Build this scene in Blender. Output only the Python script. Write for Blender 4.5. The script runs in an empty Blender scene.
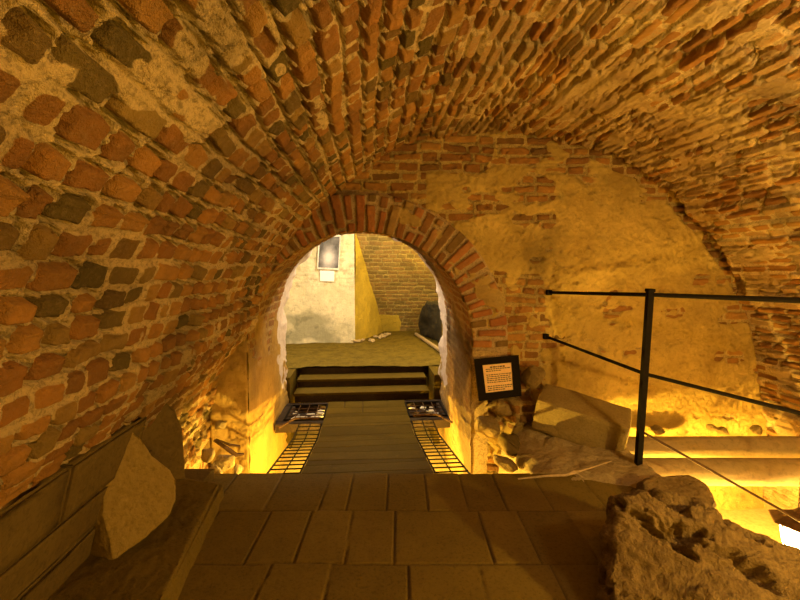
import bpy, bmesh, math, random
import numpy as np
from mathutils import Vector, Matrix

random.seed(7)
RNG = np.random.default_rng(11)
sc = bpy.context.scene
COL = sc.collection

# ------------------------------------------------------------------ camera
F = 420.0
PITCH = math.atan(32 / F)
CAMZ = 1.5
cam_d = bpy.data.cameras.new('camera')
cam_d.sensor_width = 36.0
cam_d.lens = F / 800 * 36
cam_d.clip_start = 0.02
cam = bpy.data.objects.new('camera', cam_d)
COL.objects.link(cam)
cam.location = (0, 0, CAMZ)
cam.rotation_euler = (math.pi / 2 - PITCH, 0, 0)
sc.camera = cam

AY = math.atan(34 / F)              # the vault's axis is turned a little to the left
CU = np.array([math.cos(AY), math.sin(AY), 0.0])
CV = np.array([-math.sin(AY), math.cos(AY), 0.0])
CZ = np.array([0, 0, 1.0])


def W(u, v, z):
    u = np.asarray(u, float); v = np.asarray(v, float); z = np.asarray(z, float)
    return u[..., None] * CU + v[..., None] * CV + z[..., None] * CZ


def ray(x, y):
    a, b = (x - 400) / F, (300 - y) / F
    c, s = math.cos(PITCH), math.sin(PITCH)
    return np.array([a, c + b * s, -s + b * c])


def at_y(x, y, Y):
    r = ray(x, y); t = Y / r[1]
    return np.array([0, 0, CAMZ]) + r * t


def at_z(x, y, z):
    r = ray(x, y); t = (z - CAMZ) / r[2]
    return np.array([0, 0, CAMZ]) + r * t


def at_v(x, y, v):
    r = ray(x, y); t = v / float(r @ CV)
    return np.array([0, 0, CAMZ]) + r * t


def at_u(x, y, u):
    r = ray(x, y); t = u / float(r @ CU)
    return np.array([0, 0, CAMZ]) + r * t


def uvz(p):
    return float(p @ CU), float(p @ CV), float(p[2])


# ------------------------------------------------------------------ noise
def _h(ix, iy, iz):
    n = (ix.astype(np.int64) * 374761393 + iy.astype(np.int64) * 668265263 + iz.astype(np.int64) * 2147483647) & 0xffffffff
    n = ((n ^ (n >> 13)) * 1274126177) & 0xffffffff
    n = ((n ^ (n >> 16)) * 2246822519) & 0xffffffff
    return ((n ^ (n >> 15)) & 0xffffff) / float(0xffffff)


def vn(x, y, z=0.0):
    x, y, z = np.broadcast_arrays(np.asarray(x, float), np.asarray(y, float), np.asarray(z, float))
    ix, iy, iz = np.floor(x), np.floor(y), np.floor(z)
    fx, fy, fz = x - ix, y - iy, z - iz
    fx = fx * fx * (3 - 2 * fx); fy = fy * fy * (3 - 2 * fy); fz = fz * fz * (3 - 2 * fz)
    r = 0
    for dx in (0, 1):
        for dy in (0, 1):
            for dz in (0, 1):
                w = (fx if dx else 1 - fx) * (fy if dy else 1 - fy) * (fz if dz else 1 - fz)
                r = r + w * _h(ix + dx, iy + dy, iz + dz)
    return r * 2 - 1


def fbm(x, y, z=0.0, o=4, g=0.5):
    r = 0; a = 1.0; f = 1.0; t = 0
    for k in range(o):
        r = r + a * vn(np.asarray(x) * f + k * 17.3, np.asarray(y) * f + k * 5.1, np.asarray(z) * f + k * 9.7)
        t += a; a *= g; f *= 2.03
    return r / t


def sstep(a, b, x):
    t = np.clip((x - a) / (b - a), 0, 1)
    return t * t * (3 - 2 * t)


def brick_field(S, V, course, lmin, lmax, mortar, seed, warp=0.012, tilt=1.0, extent=(-4, 14)):
    """distance inside the brick (m), per brick randoms, local coords"""
    Sw = S + warp * fbm(S * 3.1, V * 2.3, seed + .5, 3)
    Vw = V + warp * fbm(S * 4.1 + 9, V * 3.3, seed + 3.5, 3)
    row = np.floor(Sw / course).astype(int)
    ls = Sw / course - row
    rmin, rmax = int(row.min()), int(row.max())
    rg = np.random.default_rng(seed)
    idx = np.zeros(S.shape, int); lo = np.zeros(S.shape); hi = np.ones(S.shape)
    for r in range(rmin, rmax + 1):
        b = [extent[0] - rg.random() * lmax]
        stretch = rg.random() < .25
        while b[-1] < extent[1]:
            L = rg.uniform(lmin, lmax)
            if rg.random() < .15: L *= .7
            if stretch and rg.random() < .5: L = lmax * rg.uniform(1.0, 1.3)
            b.append(b[-1] + L)
        b = np.array(b)
        m = row == r
        if not m.any(): continue
        k = np.clip(np.searchsorted(b, Vw[m]) - 1, 0, len(b) - 2)
        idx[m] = k; lo[m] = b[k]; hi[m] = b[k + 1]
    r1 = _h(row, idx, np.full(S.shape, seed)); r2 = _h(row + 77, idx, np.full(S.shape, seed))
    r3 = _h(row, idx + 91, np.full(S.shape, seed + 3)); r4 = _h(row + 31, idx + 3, np.full(S.shape, seed + 9))
    hw = (hi - lo) / 2 - mortar / 2 * (0.7 + .9 * r3)
    hh = course / 2 - mortar / 2 * (0.6 + .9 * r4)
    cx = Vw - (lo + hi) / 2; cy = (ls - .5) * course
    ang = (r2 - .5) * .16 * tilt
    px = np.abs(cx * np.cos(ang) - cy * np.sin(ang)); py = np.abs(cx * np.sin(ang) + cy * np.cos(ang))
    rad = np.minimum(hh, hw) * .45
    qx = px - hw + rad; qy = py - hh + rad
    d = rad - (np.hypot(np.maximum(qx, 0), np.maximum(qy, 0)) + np.minimum(np.maximum(qx, qy), 0))
    d = d + .006 * fbm(S * 30, V * 30, seed, 3)
    return d, r1, r2, r3, r4, cx / course, cy / course


# ------------------------------------------------------------------ materials
def nt(name):
    m = bpy.data.materials.new(name); m.use_nodes = True
    t = m.node_tree; b = t.nodes['Principled BSDF']
    return m, t, b


def N(t, typ, **kw):
    n = t.nodes.new(typ)
    for k, v in kw.items():
        if k in n.inputs: n.inputs[k].default_value = v
        else: setattr(n, k, v)
    return n


def noise(t, scale, detail=5, rough=.6, vec=None):
    n = t.nodes.new('ShaderNodeTexNoise'); n.inputs['Scale'].default_value = scale
    n.inputs['Detail'].default_value = detail; n.inputs['Roughness'].default_value = rough
    if vec is None:
        g = t.nodes.new('ShaderNodeNewGeometry'); vec = g.outputs['Position']
    t.links.new(vec, n.inputs['Vector'])
    return n.outputs['Fac']


def ramp(t, fac, stops):
    r = t.nodes.new('ShaderNodeValToRGB'); e = r.color_ramp.elements
    while len(e) < len(stops): e.new(0.5)
    for el, (p, c) in zip(e, stops):
        el.position = p; el.color = (*c, 1) if not isinstance(c, (int, float)) else (c, c, c, 1)
    t.links.new(fac, r.inputs['Fac'])
    return r.outputs['Color']


def mix(t, fac, a, b, mode='MIX'):
    m = t.nodes.new('ShaderNodeMix'); m.data_type = 'RGBA'; m.blend_type = mode
    for s, v in ((m.inputs[0], fac), (m.inputs[6], a), (m.inputs[7], b)):
        if hasattr(v, 'node'): t.links.new(v, s)
        elif isinstance(v, (int, float)): s.default_value = v
        else: s.default_value = (*v, 1)
    return m.outputs[2]


def mth(t, op, a, b=0.0, clamp=False):
    m = t.nodes.new('ShaderNodeMath'); m.operation = op; m.use_clamp = clamp
    for s, v in ((m.inputs[0], a), (m.inputs[1], b)):
        if hasattr(v, 'node'): t.links.new(v, s)
        else: s.default_value = v
    return m.outputs[0]


def attr(t, name):
    a = t.nodes.new('ShaderNodeAttribute'); a.attribute_name = name
    return a.outputs['Fac']


def bump(t, b, h, strength=.5, dist=.01):
    n = t.nodes.new('ShaderNodeBump'); n.inputs['Strength'].default_value = strength
    n.inputs['Distance'].default_value = dist
    t.links.new(h, n.inputs['Height']); t.links.new(n.outputs[0], b.inputs['Normal'])


def masonry(name, mortar_a, mortar_b, ramp_stops, plaster_a=None, plaster_b=None, dark=(.05, .035, .02)):
    m, t, b = nt(name)
    n1 = noise(t, 60, 4, .7); n2 = noise(t, 9, 5, .65); n3 = noise(t, 260, 2, .6)
    bm = mth(t, 'ADD', attr(t, 'brick'), mth(t, 'MULTIPLY', mth(t, 'SUBTRACT', n1, .5), .55))
    bmask = ramp(t, bm, [(.42, 0.0), (.58, 1.0)])
    bc = ramp(t, attr(t, 'tint'), ramp_stops)
    bc = mix(t, ramp(t, n2, [(.35, 0.0), (.7, .45)]), bc, (.10, .07, .03))
    bc = mix(t, ramp(t, n1, [(.5, 0.0), (.8, .35)]), bc, (.50, .34, .18))
    mc = mix(t, n2, mortar_a, mortar_b)
    mc = mix(t, ramp(t, n1, [(.34, .75), (.52, 0.0)]), mc, tuple(c * .35 for c in mortar_a))
    c = mix(t, bmask, mc, bc)
    if plaster_a:
        pa = attr(t, 'plaster')
        pm = ramp(t, mth(t, 'ADD', pa, mth(t, 'MULTIPLY', mth(t, 'SUBTRACT', n2, .5), .5)), [(.44, 0.0), (.56, 1.0)])
        n4 = noise(t, 2.3, 6, .65)
        pc = mix(t, ramp(t, n4, [(.35, 0.0), (.65, 1.0)]), plaster_a, plaster_b)
        pc = mix(t, ramp(t, n1, [(.25, .6), (.42, 0.0)]), pc, tuple(x * .4 for x in plaster_b))
        pc = mix(t, ramp(t, noise(t, 14, 6, .7), [(.56, 0.0), (.68, .5)]), pc, tuple(x * .5 for x in plaster_b))
        c = mix(t, pm, c, pc)
    c = mix(t, attr(t, 'grime'), c, dark)
    t.links.new(c, b.inputs['Base Color'])
    b.inputs['Roughness'].default_value = .86
    b.inputs['Specular IOR Level'].default_value = .25
    h = mth(t, 'ADD', mth(t, 'MULTIPLY', n1, 1.0), mth(t, 'MULTIPLY', n3, .35))
    bump(t, b, h, .9, .02)
    return m


def stone(name, a, b_, c_, scale=3.0, rough=.85, bs=.6, bd=.012, fine=40):
    m, t, b = nt(name)
    n1 = noise(t, scale, 6, .65); n2 = noise(t, fine, 5, .7); n3 = noise(t, scale * 4, 5, .7)
    c = mix(t, ramp(t, n1, [(.35, 0.0), (.65, 1.0)]), a, b_)
    c = mix(t, ramp(t, n3, [(.5, 0.0), (.72, .8)]), c, c_)
    c = mix(t, ramp(t, n2, [(.3, .55), (.5, 0.0)]), c, tuple(x * .4 for x in a))
    t.links.new(c, b.inputs['Base Color']); b.inputs['Roughness'].default_value = rough
    b.inputs['Specular IOR Level'].default_value = .25
    bump(t, b, mth(t, 'ADD', n2, mth(t, 'MULTIPLY', n3, 1.5)), bs, bd)
    return m


def plain(name, col, rough=.5, metal=0.0, var=.25, fine=30, emit=None, es=0):
    m, t, b = nt(name)
    n1 = noise(t, fine, 4, .6)
    c = mix(t, ramp(t, n1, [(.3, 0.0), (.7, 1.0)]), tuple(x * (1 - var) for x in col), tuple(min(1, x * (1 + var)) for x in col))
    t.links.new(c, b.inputs['Base Color']); b.inputs['Roughness'].default_value = rough
    b.inputs['Metallic'].default_value = metal
    if emit:
        b.inputs['Emission Color'].default_value = (*emit, 1); b.inputs['Emission Strength'].default_value = es
    return m


BRICKS = [(0.0, (.10, .075, .022)), (.08, (.19, .13, .04)), (.15, (.28, .13, .04)), (.4, (.38, .165, .045)), (.62, (.50, .235, .06)),
          (.8, (.55, .28, .075)), (.92, (.36, .23, .07)), (1.0, (.14, .085, .03))]
M = {}
M['vault'] = masonry('vault_brickwork', (.58, .42, .22), (.72, .54, .31), BRICKS, (.58, .42, .23), (.44, .29, .13))
M['back'] = masonry('end_wall_masonry', (.52, .37, .14), (.62, .45, .18), BRICKS, (.72, .51, .16), (.46, .31, .085))
M['arch'] = masonry('arch_brickwork', (.52, .38, .22), (.62, .44, .26),
                    [(0, (.26, .17, .06)), (.2, (.40, .15, .06)), (.5, (.50, .18, .07)), (.75, (.58, .24, .09)), (1, (.46, .30, .12))],
                    (.58, .41, .17), (.44, .29, .10))
M['far'] = masonry('far_room_brickwork', (.34, .25, .08), (.42, .32, .10),
                   [(0, (.20, .15, .04)), (.4, (.30, .18, .05)), (.8, (.38, .24, .07)), (1, (.24, .18, .05))], (.66, .48, .06), (.46, .34, .05))
M['white'] = masonry('far_room_plaster', (.5, .4, .24), (.6, .5, .32), [(0, (.6, .46, .26)), (1, (.55, .36, .2))], (.86, .78, .60), (.62, .58, .42), dark=(.30, .29, .20))
M['floor'] = stone('floor_slabs', (.19, .133, .035), (.235, .165, .045), (.15, .104, .027), 2.2, .62, .35, .006, 60)
M['walk'] = stone('walkway_slabs', (.15, .10, .013), (.11, .072, .010), (.175, .115, .017), 2.5, .7, .3, .005, 70)
M['cobble'] = stone('cobble_floor', (.20, .145, .024), (.12, .085, .015), (.26, .185, .034), 5, .8, .9, .04, 16)
M['boulder'] = stone('boulder_rock', (.28, .19, .085), (.19, .125, .055), (.34, .235, .11), 6, .85, 1.0, .022, 30)
M['slab'] = stone('sandstone_slab', (.37, .26, .09), (.28, .195, .065), (.42, .30, .11), 5, .85, .6, .01, 38)
M['block'] = stone('dressed_stone', (.33, .24, .10), (.26, .185, .07), (.38, .28, .12), 6, .85, .6, .008, 60)
M['darkblock'] = stone('dark_sandstone', (.17, .118, .045), (.125, .086, .032), (.20, .14, .055), 3, .8, .45, .008, 40)
M['pit'] = stone('pit_render', (.80, .64, .36), (.70, .54, .28), (.62, .45, .22), 5, .85, .5, .012, 30)
M['beam'] = stone('weathered_timber', (.40, .30, .17), (.33, .24, .13), (.46, .34, .2), 3, .75, .4, .008, 24)
M['rubble'] = stone('mortar_rubble', (.50, .38, .22), (.40, .30, .17), (.58, .46, .28), 8, .9, .9, .02, 40)
for k_ in ('floor', 'walk', 'cobble', 'darkblock', 'boulder'): M[k_].node_tree.nodes['Principled BSDF'].inputs['Specular IOR Level'].default_value = .06
M['corner'] = stone('corner_rubble', (.34, .24, .10), (.25, .17, .07), (.42, .30, .13), 8, .9, .9, .02, 40)
M['iron'] = plain('black_iron', (.010, .007, .005), .8, 0)
M['iron'].node_tree.nodes['Principled BSDF'].inputs['Specular IOR Level'].default_value = .12
M['rust'] = plain('rusty_iron', (.09, .045, .022), .65, .5, .4)
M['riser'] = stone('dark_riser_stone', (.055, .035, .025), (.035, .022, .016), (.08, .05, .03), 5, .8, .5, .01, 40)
M['paper'] = plain('notice_paper', (.95, .64, .36), .6, 0, .08)
M['ink'] = plain('black_ink', (.06, .03, .02), .7)
M['white_paper'] = plain('white_paper', (.92, .92, .95), .6, 0, .03)
M['silver'] = plain('pale_frame', (.55, .53, .55), .4, .3)
M['tile'] = plain('pale_broken_tile', (.80, .74, .66), .35, 0, .15)
M['rustplate'] = plain('rust_red_plate', (.30, .08, .03), .7, .2, .4)
M['glow'] = plain('lantern_glass', (1, .9, .6), .3, 0, 0, emit=(1.0, .78, .36), es=30)
M['twig'] = plain('dry_wood', (.50, .36, .22), .8)


def mat_photo():
    m, t, b = nt('photo_print')
    tc = t.nodes.new('ShaderNodeTexCoord')
    n = noise(t, 5, 4, .6, tc.outputs['Object'])
    g = t.nodes.new('ShaderNodeTexGradient'); g.gradient_type = 'SPHERICAL'
    mp = t.nodes.new('ShaderNodeMapping'); mp.inputs['Scale'].default_value = (5.5, 1, 3.4); mp.inputs['Location'].default_value = (0, 0, .35)
    t.links.new(tc.outputs['Object'], mp.inputs[0]); t.links.new(mp.outputs[0], g.inputs[0])
    f = mth(t, 'ADD', mth(t, 'MULTIPLY', n, .7), mth(t, 'MULTIPLY', g.outputs['Fac'], .7))
    c = ramp(t, f, [(.3, (.05, .05, .065)), (.55, (.20, .20, .25)), (.95, (.55, .53, .60))])
    t.links.new(c, b.inputs['Base Color']); b.inputs['Roughness'].default_value = .35
    return m


M['photo'] = mat_photo()


# ------------------------------------------------------------------ object helpers
def link(o, parent=None):
    COL.objects.link(o)
    if parent is not None: o.parent = parent
    return o


def tag(o, label=None, cat=None, group=None, kind=None):
    if label: o['label'] = label
    if cat: o['category'] = cat
    if group: o['group'] = group
    if kind: o['kind'] = kind
    return o


def empty(name, loc, rot=(0, 0, 0)):
    o = bpy.data.objects.new(name, None); o.location = [float(c) for c in loc]; o.rotation_euler = rot; o.empty_display_size = .1
    return link(o)


def grid_mesh(name, P, mat, attrs=None, mask=None, parent=None, smooth=True, flip=False):
    n, m = P.shape[:2]
    I = np.arange(n * m).reshape(n, m)
    q = np.stack([I[:-1, :-1], I[1:, :-1], I[1:, 1:], I[:-1, 1:]], -1)
    if flip: q = q[..., ::-1]
    if mask is not None:
        keep = mask[:-1, :-1] & mask[1:, :-1] & mask[1:, 1:] & mask[:-1, 1:]
        q = q[keep]
    q = q.reshape(-1, 4)
    me = bpy.data.meshes.new(name)
    me.vertices.add(n * m); me.vertices.foreach_set('co', P.reshape(-1).astype(np.float32))
    me.loops.add(len(q) * 4); me.loops.foreach_set('vertex_index', q.reshape(-1).astype(np.int32))
    me.polygons.add(len(q)); me.polygons.foreach_set('loop_start', (np.arange(len(q)) * 4).astype(np.int32))
    me.update(calc_edges=True)
    me.polygons.foreach_set('use_smooth', np.full(len(q), smooth))
    for k, a in (attrs or {}).items():
        at = me.attributes.new(k, 'FLOAT', 'POINT'); at.data.foreach_set('value', np.broadcast_to(a, (n, m)).reshape(-1).astype(np.float32))
    me.materials.append(mat); me.validate(); me.update()
    if mask is not None:
        bm = bmesh.new(); bm.from_mesh(me)
        bmesh.ops.delete(bm, geom=[v for v in bm.verts if not v.link_faces], context='VERTS')
        bm.to_mesh(me); bm.free()
    o = bpy.data.objects.new(name, me)
    return link(o, parent)


def normals(P):
    dS = np.gradient(P, axis=0); dV = np.gradient(P, axis=1)
    n = np.cross(dS, dV); n /= np.linalg.norm(n, axis=-1, keepdims=True) + 1e-12
    return n


def bm_obj(name, bm, mat, parent=None, smooth=False, loc=None, mat2=None):
    me = bpy.data.meshes.new(name); bmesh.ops.recalc_face_normals(bm, faces=bm.faces[:]); bm.to_mesh(me); bm.free()
    if smooth: me.polygons.foreach_set('use_smooth', [True] * len(me.polygons))
    me.materials.append(mat)
    o = bpy.data.objects.new(name, me)
    if loc is not None: o.location = loc
    return link(o, parent)


def add_box(bm, c, half, axes=None, bevel=0.0):
    """box at c with half sizes along the three axes"""
    ax = axes if axes is not None else np.eye(3)
    vs = []
    for sx in (-1, 1):
        for sy in (-1, 1):
            for sz in (-1, 1):
                vs.append(bm.verts.new(Vector(np.asarray(c, float) + sx * half[0] * ax[0] + sy * half[1] * ax[1] + sz * half[2] * ax[2])))
    f = [(0, 1, 3, 2), (4, 6, 7, 5), (0, 4, 5, 1), (2, 3, 7, 6), (0, 2, 6, 4), (1, 5, 7, 3)]
    fs = [bm.faces.new([vs[i] for i in t]) for t in f]
    if bevel > 0:
        es = list({e for q in fs for e in q.edges})
        bmesh.ops.bevel(bm, geom=es, offset=bevel, segments=2, affect='EDGES', profile=.6)
    return fs


def add_tube(bm, pts, r, seg=10, cap=True):
    pts = [Vector([float(c) for c in p]) for p in pts]; rings = []
    rs = r if isinstance(r, (list, tuple)) else [r] * len(pts)
    up = None
    for i, p in enumerate(pts):
        d = (pts[min(i + 1, len(pts) - 1)] - pts[max(i - 1, 0)]).normalized()
        if up is None:
            up = Vector((0, 0, 1)) if abs(d.z) < .9 else Vector((1, 0, 0))
        a = d.cross(up).normalized(); b = a.cross(d).normalized(); up = b
        rings.append([bm.verts.new(p + rs[i] * (math.cos(k * 2 * math.pi / seg) * a + math.sin(k * 2 * math.pi / seg) * b)) for k in range(seg)])
    for i in range(len(rings) - 1):
        for k in range(seg):
            bm.faces.new((rings[i][k], rings[i][(k + 1) % seg], rings[i + 1][(k + 1) % seg], rings[i + 1][k]))
    if cap:
        bm.faces.new(rings[0][::-1]); bm.faces.new(rings[-1])


def add_lathe(bm, prof, c, seg=24, closed=False):
    rings = []
    for r, z in prof:
        rings.append([bm.verts.new((c[0] + r * math.cos(k * 2 * math.pi / seg), c[1] + r * math.sin(k * 2 * math.pi / seg), c[2] + z)) for k in range(seg)])
    for i in range(len(rings) - 1):
        for k in range(seg):
            bm.faces.new((rings[i][k], rings[i][(k + 1) % seg], rings[i + 1][(k + 1) % seg], rings[i + 1][k]))
    bm.faces.new(rings[0][::-1]); bm.faces.new(rings[-1])


def rough_up(o, levels, amp, freq, seed=0, ridged=False, aniso=None, smooth_it=0, sharp=None):
    """subdivide a coarse closed mesh and give it a broken stone surface"""
    me = o.data
    bm = bmesh.new(); bm.from_mesh(me)
    bmesh.ops.triangulate(bm, faces=bm.faces[:])
    for _ in range(levels):
        bmesh.ops.subdivide_edges(bm, edges=bm.edges[:], cuts=1, use_grid_fill=True)
        if smooth_it:
            for _k in range(smooth_it):
                bmesh.ops.smooth_vert(bm, verts=bm.verts[:], factor=.5, use_axis_x=True, use_axis_y=True, use_axis_z=True)
            smooth_it = max(0, smooth_it - 1)
    bm.normal_update()
    co = np.array([v.co[:] for v in bm.verts]); no = np.array([v.normal[:] for v in bm.verts])
    q = co if aniso is None else co @ np.asarray(aniso).T
    n = fbm(q[:, 0] * freq + seed, q[:, 1] * freq, q[:, 2] * freq, 6, .55)
    if ridged:
        n2 = 1 - 2 * np.abs(fbm(q[:, 0] * freq * 1.7 + seed + 5, q[:, 1] * freq * 1.7, q[:, 2] * freq * 1.7, 5, .55))
        n = .55 * n + .6 * (n2 - .4)
        n = n - 1.3 * sstep(.10, .40, fbm(q[:, 0] * freq * 3.2 + seed, q[:, 1] * freq * 3.2, q[:, 2] * freq * 3.2 + 4, 4, .5))
    n = n + .12 * fbm(co[:, 0] * freq * 9, co[:, 1] * freq * 9, co[:, 2] * freq * 9 + seed, 3, .6)
    co2 = co + no * (n * amp)[:, None]
    for v, c in zip(bm.verts, co2): v.co = c
    bm.to_mesh(me); bm.free()
    me.polygons.foreach_set('use_smooth', [True] * len(me.polygons))
    me.update()


def slab_from_outline(name, pts, thick_vec, mat, inset=.06, parent=None):
    """closed lump: front outline (world pts), pushed back along thick_vec, rounded edges"""
    pts = np.array(pts, float); c = pts.mean(0); tv = np.asarray(thick_vec, float)
    bm = bmesh.new(); rings = []
    for k, (f, s) in enumerate(((0.0, 1 - inset), (.14, 1.0), (.86, 1.0), (1.0, 1 - inset))):
        rings.append([bm.verts.new(Vector(c + (p - c) * s + tv * f)) for p in pts])
    n = len(pts)
    for i in range(3):
        for k in range(n):
            bm.faces.new((rings[i][k], rings[i][(k + 1) % n], rings[i + 1][(k + 1) % n], rings[i + 1][k]))
    for rr, off in ((rings[0], 0.0), (rings[-1], 1.0)):
        cv = bm.verts.new(Vector(c + tv * off))
        for k in range(n): bm.faces.new((rr[k], rr[(k + 1) % n], cv))
    return bm_obj(name, bm, mat, parent, True)


def small_rock(name, c, r, mat, seed, flat=.6, parent=None, levels=2):
    bm = bmesh.new(); rg = random.Random(seed); s = (rg.uniform(.95, 1.35), rg.uniform(.7, 1.0), flat); a = rg.uniform(0, 6)
    for k in range(13):
        v = Vector((rg.gauss(0, 1), rg.gauss(0, 1), rg.gauss(0, 1))).normalized() * rg.uniform(.85, 1.1)
        x = v.x * s[0] * r; y = v.y * s[1] * r
        bm.verts.new((x * math.cos(a) - y * math.sin(a), x * math.sin(a) + y * math.cos(a), v.z * s[2] * r))
    h = bmesh.ops.convex_hull(bm, input=bm.verts[:])
    bmesh.ops.delete(bm, geom=list({v for v in bm.verts if not v.link_faces}), context='VERTS')
    bmesh.ops.bevel(bm, geom=bm.edges[:], offset=r * .09, segments=1, affect='EDGES')
    o = bm_obj(name, bm, mat, parent, True, loc=[float(q) for q in c])
    rough_up(o, levels, r * .13, 1.6 / r, seed)
    return o


# ------------------------------------------------------------------ the main vault
VB = 3.9
prof_img = [(250, 330), (262, 288), (285, 245), (320, 205), (363, 172), (400, 153), (460, 140), (520, 139), (580, 152),
            (640, 182), (690, 228), (722, 268), (742, 305), (754, 350), (760, 395)]
prof = [(-1.47, -1.25), (-1.45, -.6), (-1.43, 0.0), (-1.37, .36), (-1.25, .66)]
for x, y in prof_img:
    u_, v_, z_ = uvz(at_v(x, y, VB)); prof.append((u_, z_))
ul = prof[-1][0]
prof += [(ul + .06, 0.0), (ul + .1, -.6), (ul + .1, -1.25)]
prof = np.array(prof)
seg = np.hypot(*np.diff(prof, axis=0).T); cum = np.r_[0, np.cumsum(seg)]


def catmull(cum, P, s):
    m = np.gradient(P, cum)
    k = np.clip(np.searchsorted(cum, s) - 1, 0, len(cum) - 2)
    h = cum[k + 1] - cum[k]; t = (s - cum[k]) / h
    h00 = 2 * t**3 - 3 * t**2 + 1; h10 = t**3 - 2 * t**2 + t; h01 = -2 * t**3 + 3 * t**2; h11 = t**3 - t**2
    return h00 * P[k] + h10 * h * m[k] + h01 * P[k + 1] + h11 * h * m[k + 1]


ns = int(cum[-1] / .0062)
S1 = np.linspace(0, cum[-1], ns)
pu, pz = catmull(cum, prof[:, 0], S1), catmull(cum, prof[:, 1], S1)
vs = [-.15]
while vs[-1] < VB + .12: vs.append(vs[-1] + .0052 * max(.75, .35 + vs[-1] * .85))
V1 = np.array(vs)
print('vault grid', ns, len(V1))


def vault_surface(S1, pu, pz, V1, name, mat):
    S, V = np.meshgrid(S1, V1, indexing='ij')
    U = np.repeat(pu[:, None], len(V1), 1); Z = np.repeat(pz[:, None], len(V1), 1)
    P = W(U, V, Z); NN = normals(P)
    ctr = W(np.full(U.shape, 1.2), V, np.full(U.shape, .9))
    sg = np.sign(((ctr - P) * NN).sum(-1, keepdims=True)); NN = NN * sg
    right = sstep(.2, 1.6, U)              # the right half is smeared with mortar
    d, r1, r2, r3, r4, cx, cy = brick_field(S, V, .100, .11, .17, .024, 5, warp=.03, tilt=1.6)
    dR, q1, q2, q3, q4, ex, ey = brick_field(S, V, .078, .16, .26, .022, 8, warp=.02)
    selR = U + .25 * fbm(S * 1.5, V * 1.2, 3.0, 3) > .55
    d = np.where(selR, dR, d); r1 = np.where(selR, q1, r1); r2 = np.where(selR, q2, r2)
    r3 = np.where(selR, q3, r3); r4 = np.where(selR, q4, r4); cx = np.where(selR, ex, cx); cy = np.where(selR, ey, cy)
    low_l = sstep(1.7, 2.8, V) * sstep(1.35, .9, Z) * (1 - right)
    smear = .14 * low_l + (.55 * fbm(S * 5.2, V * 3.6, 40.0, 4) + .45 * fbm(S * 1.8, V * 1.4, 41.0, 3)) * .75 + .5
    fine = fbm(S * 9, V * 9, 21.0, 4)
    thr = .74 - .29 * right
    sm = sstep(thr, thr + .1, smear + .16 * fine)
    edge = sstep(-.004, .009, d)
    brick = edge * (1 - sm)
    seam = sstep(-.05, .15, vn(S * 7.0, V * 4.6, 60.0) + .1) * sstep(.010, .003, np.abs(d + .002)) * (1 - .5 * sm)
    crown = sstep(-.75, -.2, U) * sstep(1.9, .9, U)
    ln = (cy < -.36) * crown * (_h(np.floor(r3 * 0 + V * 1.3), np.floor(S / .1), S * 0) > .35)
    groove = ln * sstep(-.36, -.46, cy)
    row = np.floor(S / .085)
    rowoff = (_h(row, row * 0 + 4, row * 0) - .5) * .022 * (.5 + 1.9 * right)
    H = brick * (.010 + .016 * (r1 - .35) + .006 * (cx * (r2 - .5) + cy * (r3 - .5) * 1.5)) + brick * .004 * fbm(S * 22, V * 22, 7.0, 4)
    mort = .013 * fbm(S * 48, V * 48, 31.0, 4, .7) + .012 * fbm(S * 14, V * 14, 12.0, 3)
    H = H + (1 - brick) * mort + sm * (.010 + .014 * fbm(S * 30, V * 7, 90.0, 4)) - .052 * seam - .055 * groove + rowoff * (1 - .3 * sm)
    # missing bricks
    hole = (r4 > .975) & (d > 0); H = H - hole * .035 * sstep(0, .012, d)
    H = H + .03 * fbm(S * 1.1, V * 1.0, 2.0, 3)
    # ragged gap where the vault runs into the end wall
    j = .10 + .09 * fbm(S * 3.5, S * 0 + 3.0, 1.0, 3)
    gap = sstep(VB - j - .05, VB - j + .03, V) * sstep(.0, .5, U) * sstep(3.9, 3.4, U)
    H = H - .13 * gap
    P2 = P + NN * H[..., None]
    r1b = np.clip(r1 * .999, 0, 1)
    r1b = np.where(selR, .22 + .6 * r1b, r1b)
    brick = brick * np.where(selR, .5 + .5 * (q4 > .45), 1.0)
    grime = np.clip(.35 * sstep(.1, .5, fbm(S * 1.7, V * 1.7, 77.0, 4)), 0, .9)
    plast = sm * right
    return grid_mesh(name, P2, mat, {'brick': brick, 'tint': r1b, 'grime': grime, 'plaster': plast})


o = vault_surface(S1, pu, pz, V1, 'ceiling', M['vault']); tag(o, 'rough brick barrel vault over the cellar', None, None, 'structure')
# the same vault goes on behind the camera
S1b = np.linspace(0, cum[-1], 260)
o = vault_surface(S1b, catmull(cum, prof[:, 0], S1b), catmull(cum, prof[:, 1], S1b), np.linspace(-2.6, -.14, 90), 'ceiling_rear', M['vault'])
tag(o, None, None, None, 'structure')
bm = bmesh.new(); add_box(bm, W(1.2, -2.68, .6), (2.9, .08, 2.0), np.array([CU, CV, CZ])); tag(bm_obj('wall_rear', bm, M['pit']), kind='structure')

# ------------------------------------------------------------------ arch parameters
def arch_par(v):
    t = np.clip((v - 3.85) / (5.8 - 3.85), 0, 1)
    return -.04 + .01 * t, 1.04 + .03 * t, 1.04 + .12 * t, .79 + .06 * t      # centre, half width, rise, springing


def arch_pt(v, s, grow=0.0):
    """s in metres from the left foot (z=-1.2) round to the right foot; grow = outward offset"""
    uc, hw, rise, zs = arch_par(v)
    hw = hw + grow; rise = rise + grow
    leg = zs + 1.2
    arc = math.pi * 1.06
    th = np.clip((s - leg) / arc, 0, 1) * math.pi
    u = uc - hw * np.cos(th); z = zs + rise * np.sin(th)
    z = np.where(s < leg, -1.2 + s, z); z = np.where(s > leg + arc, zs - (s - leg - arc), z)
    return u, z


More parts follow.
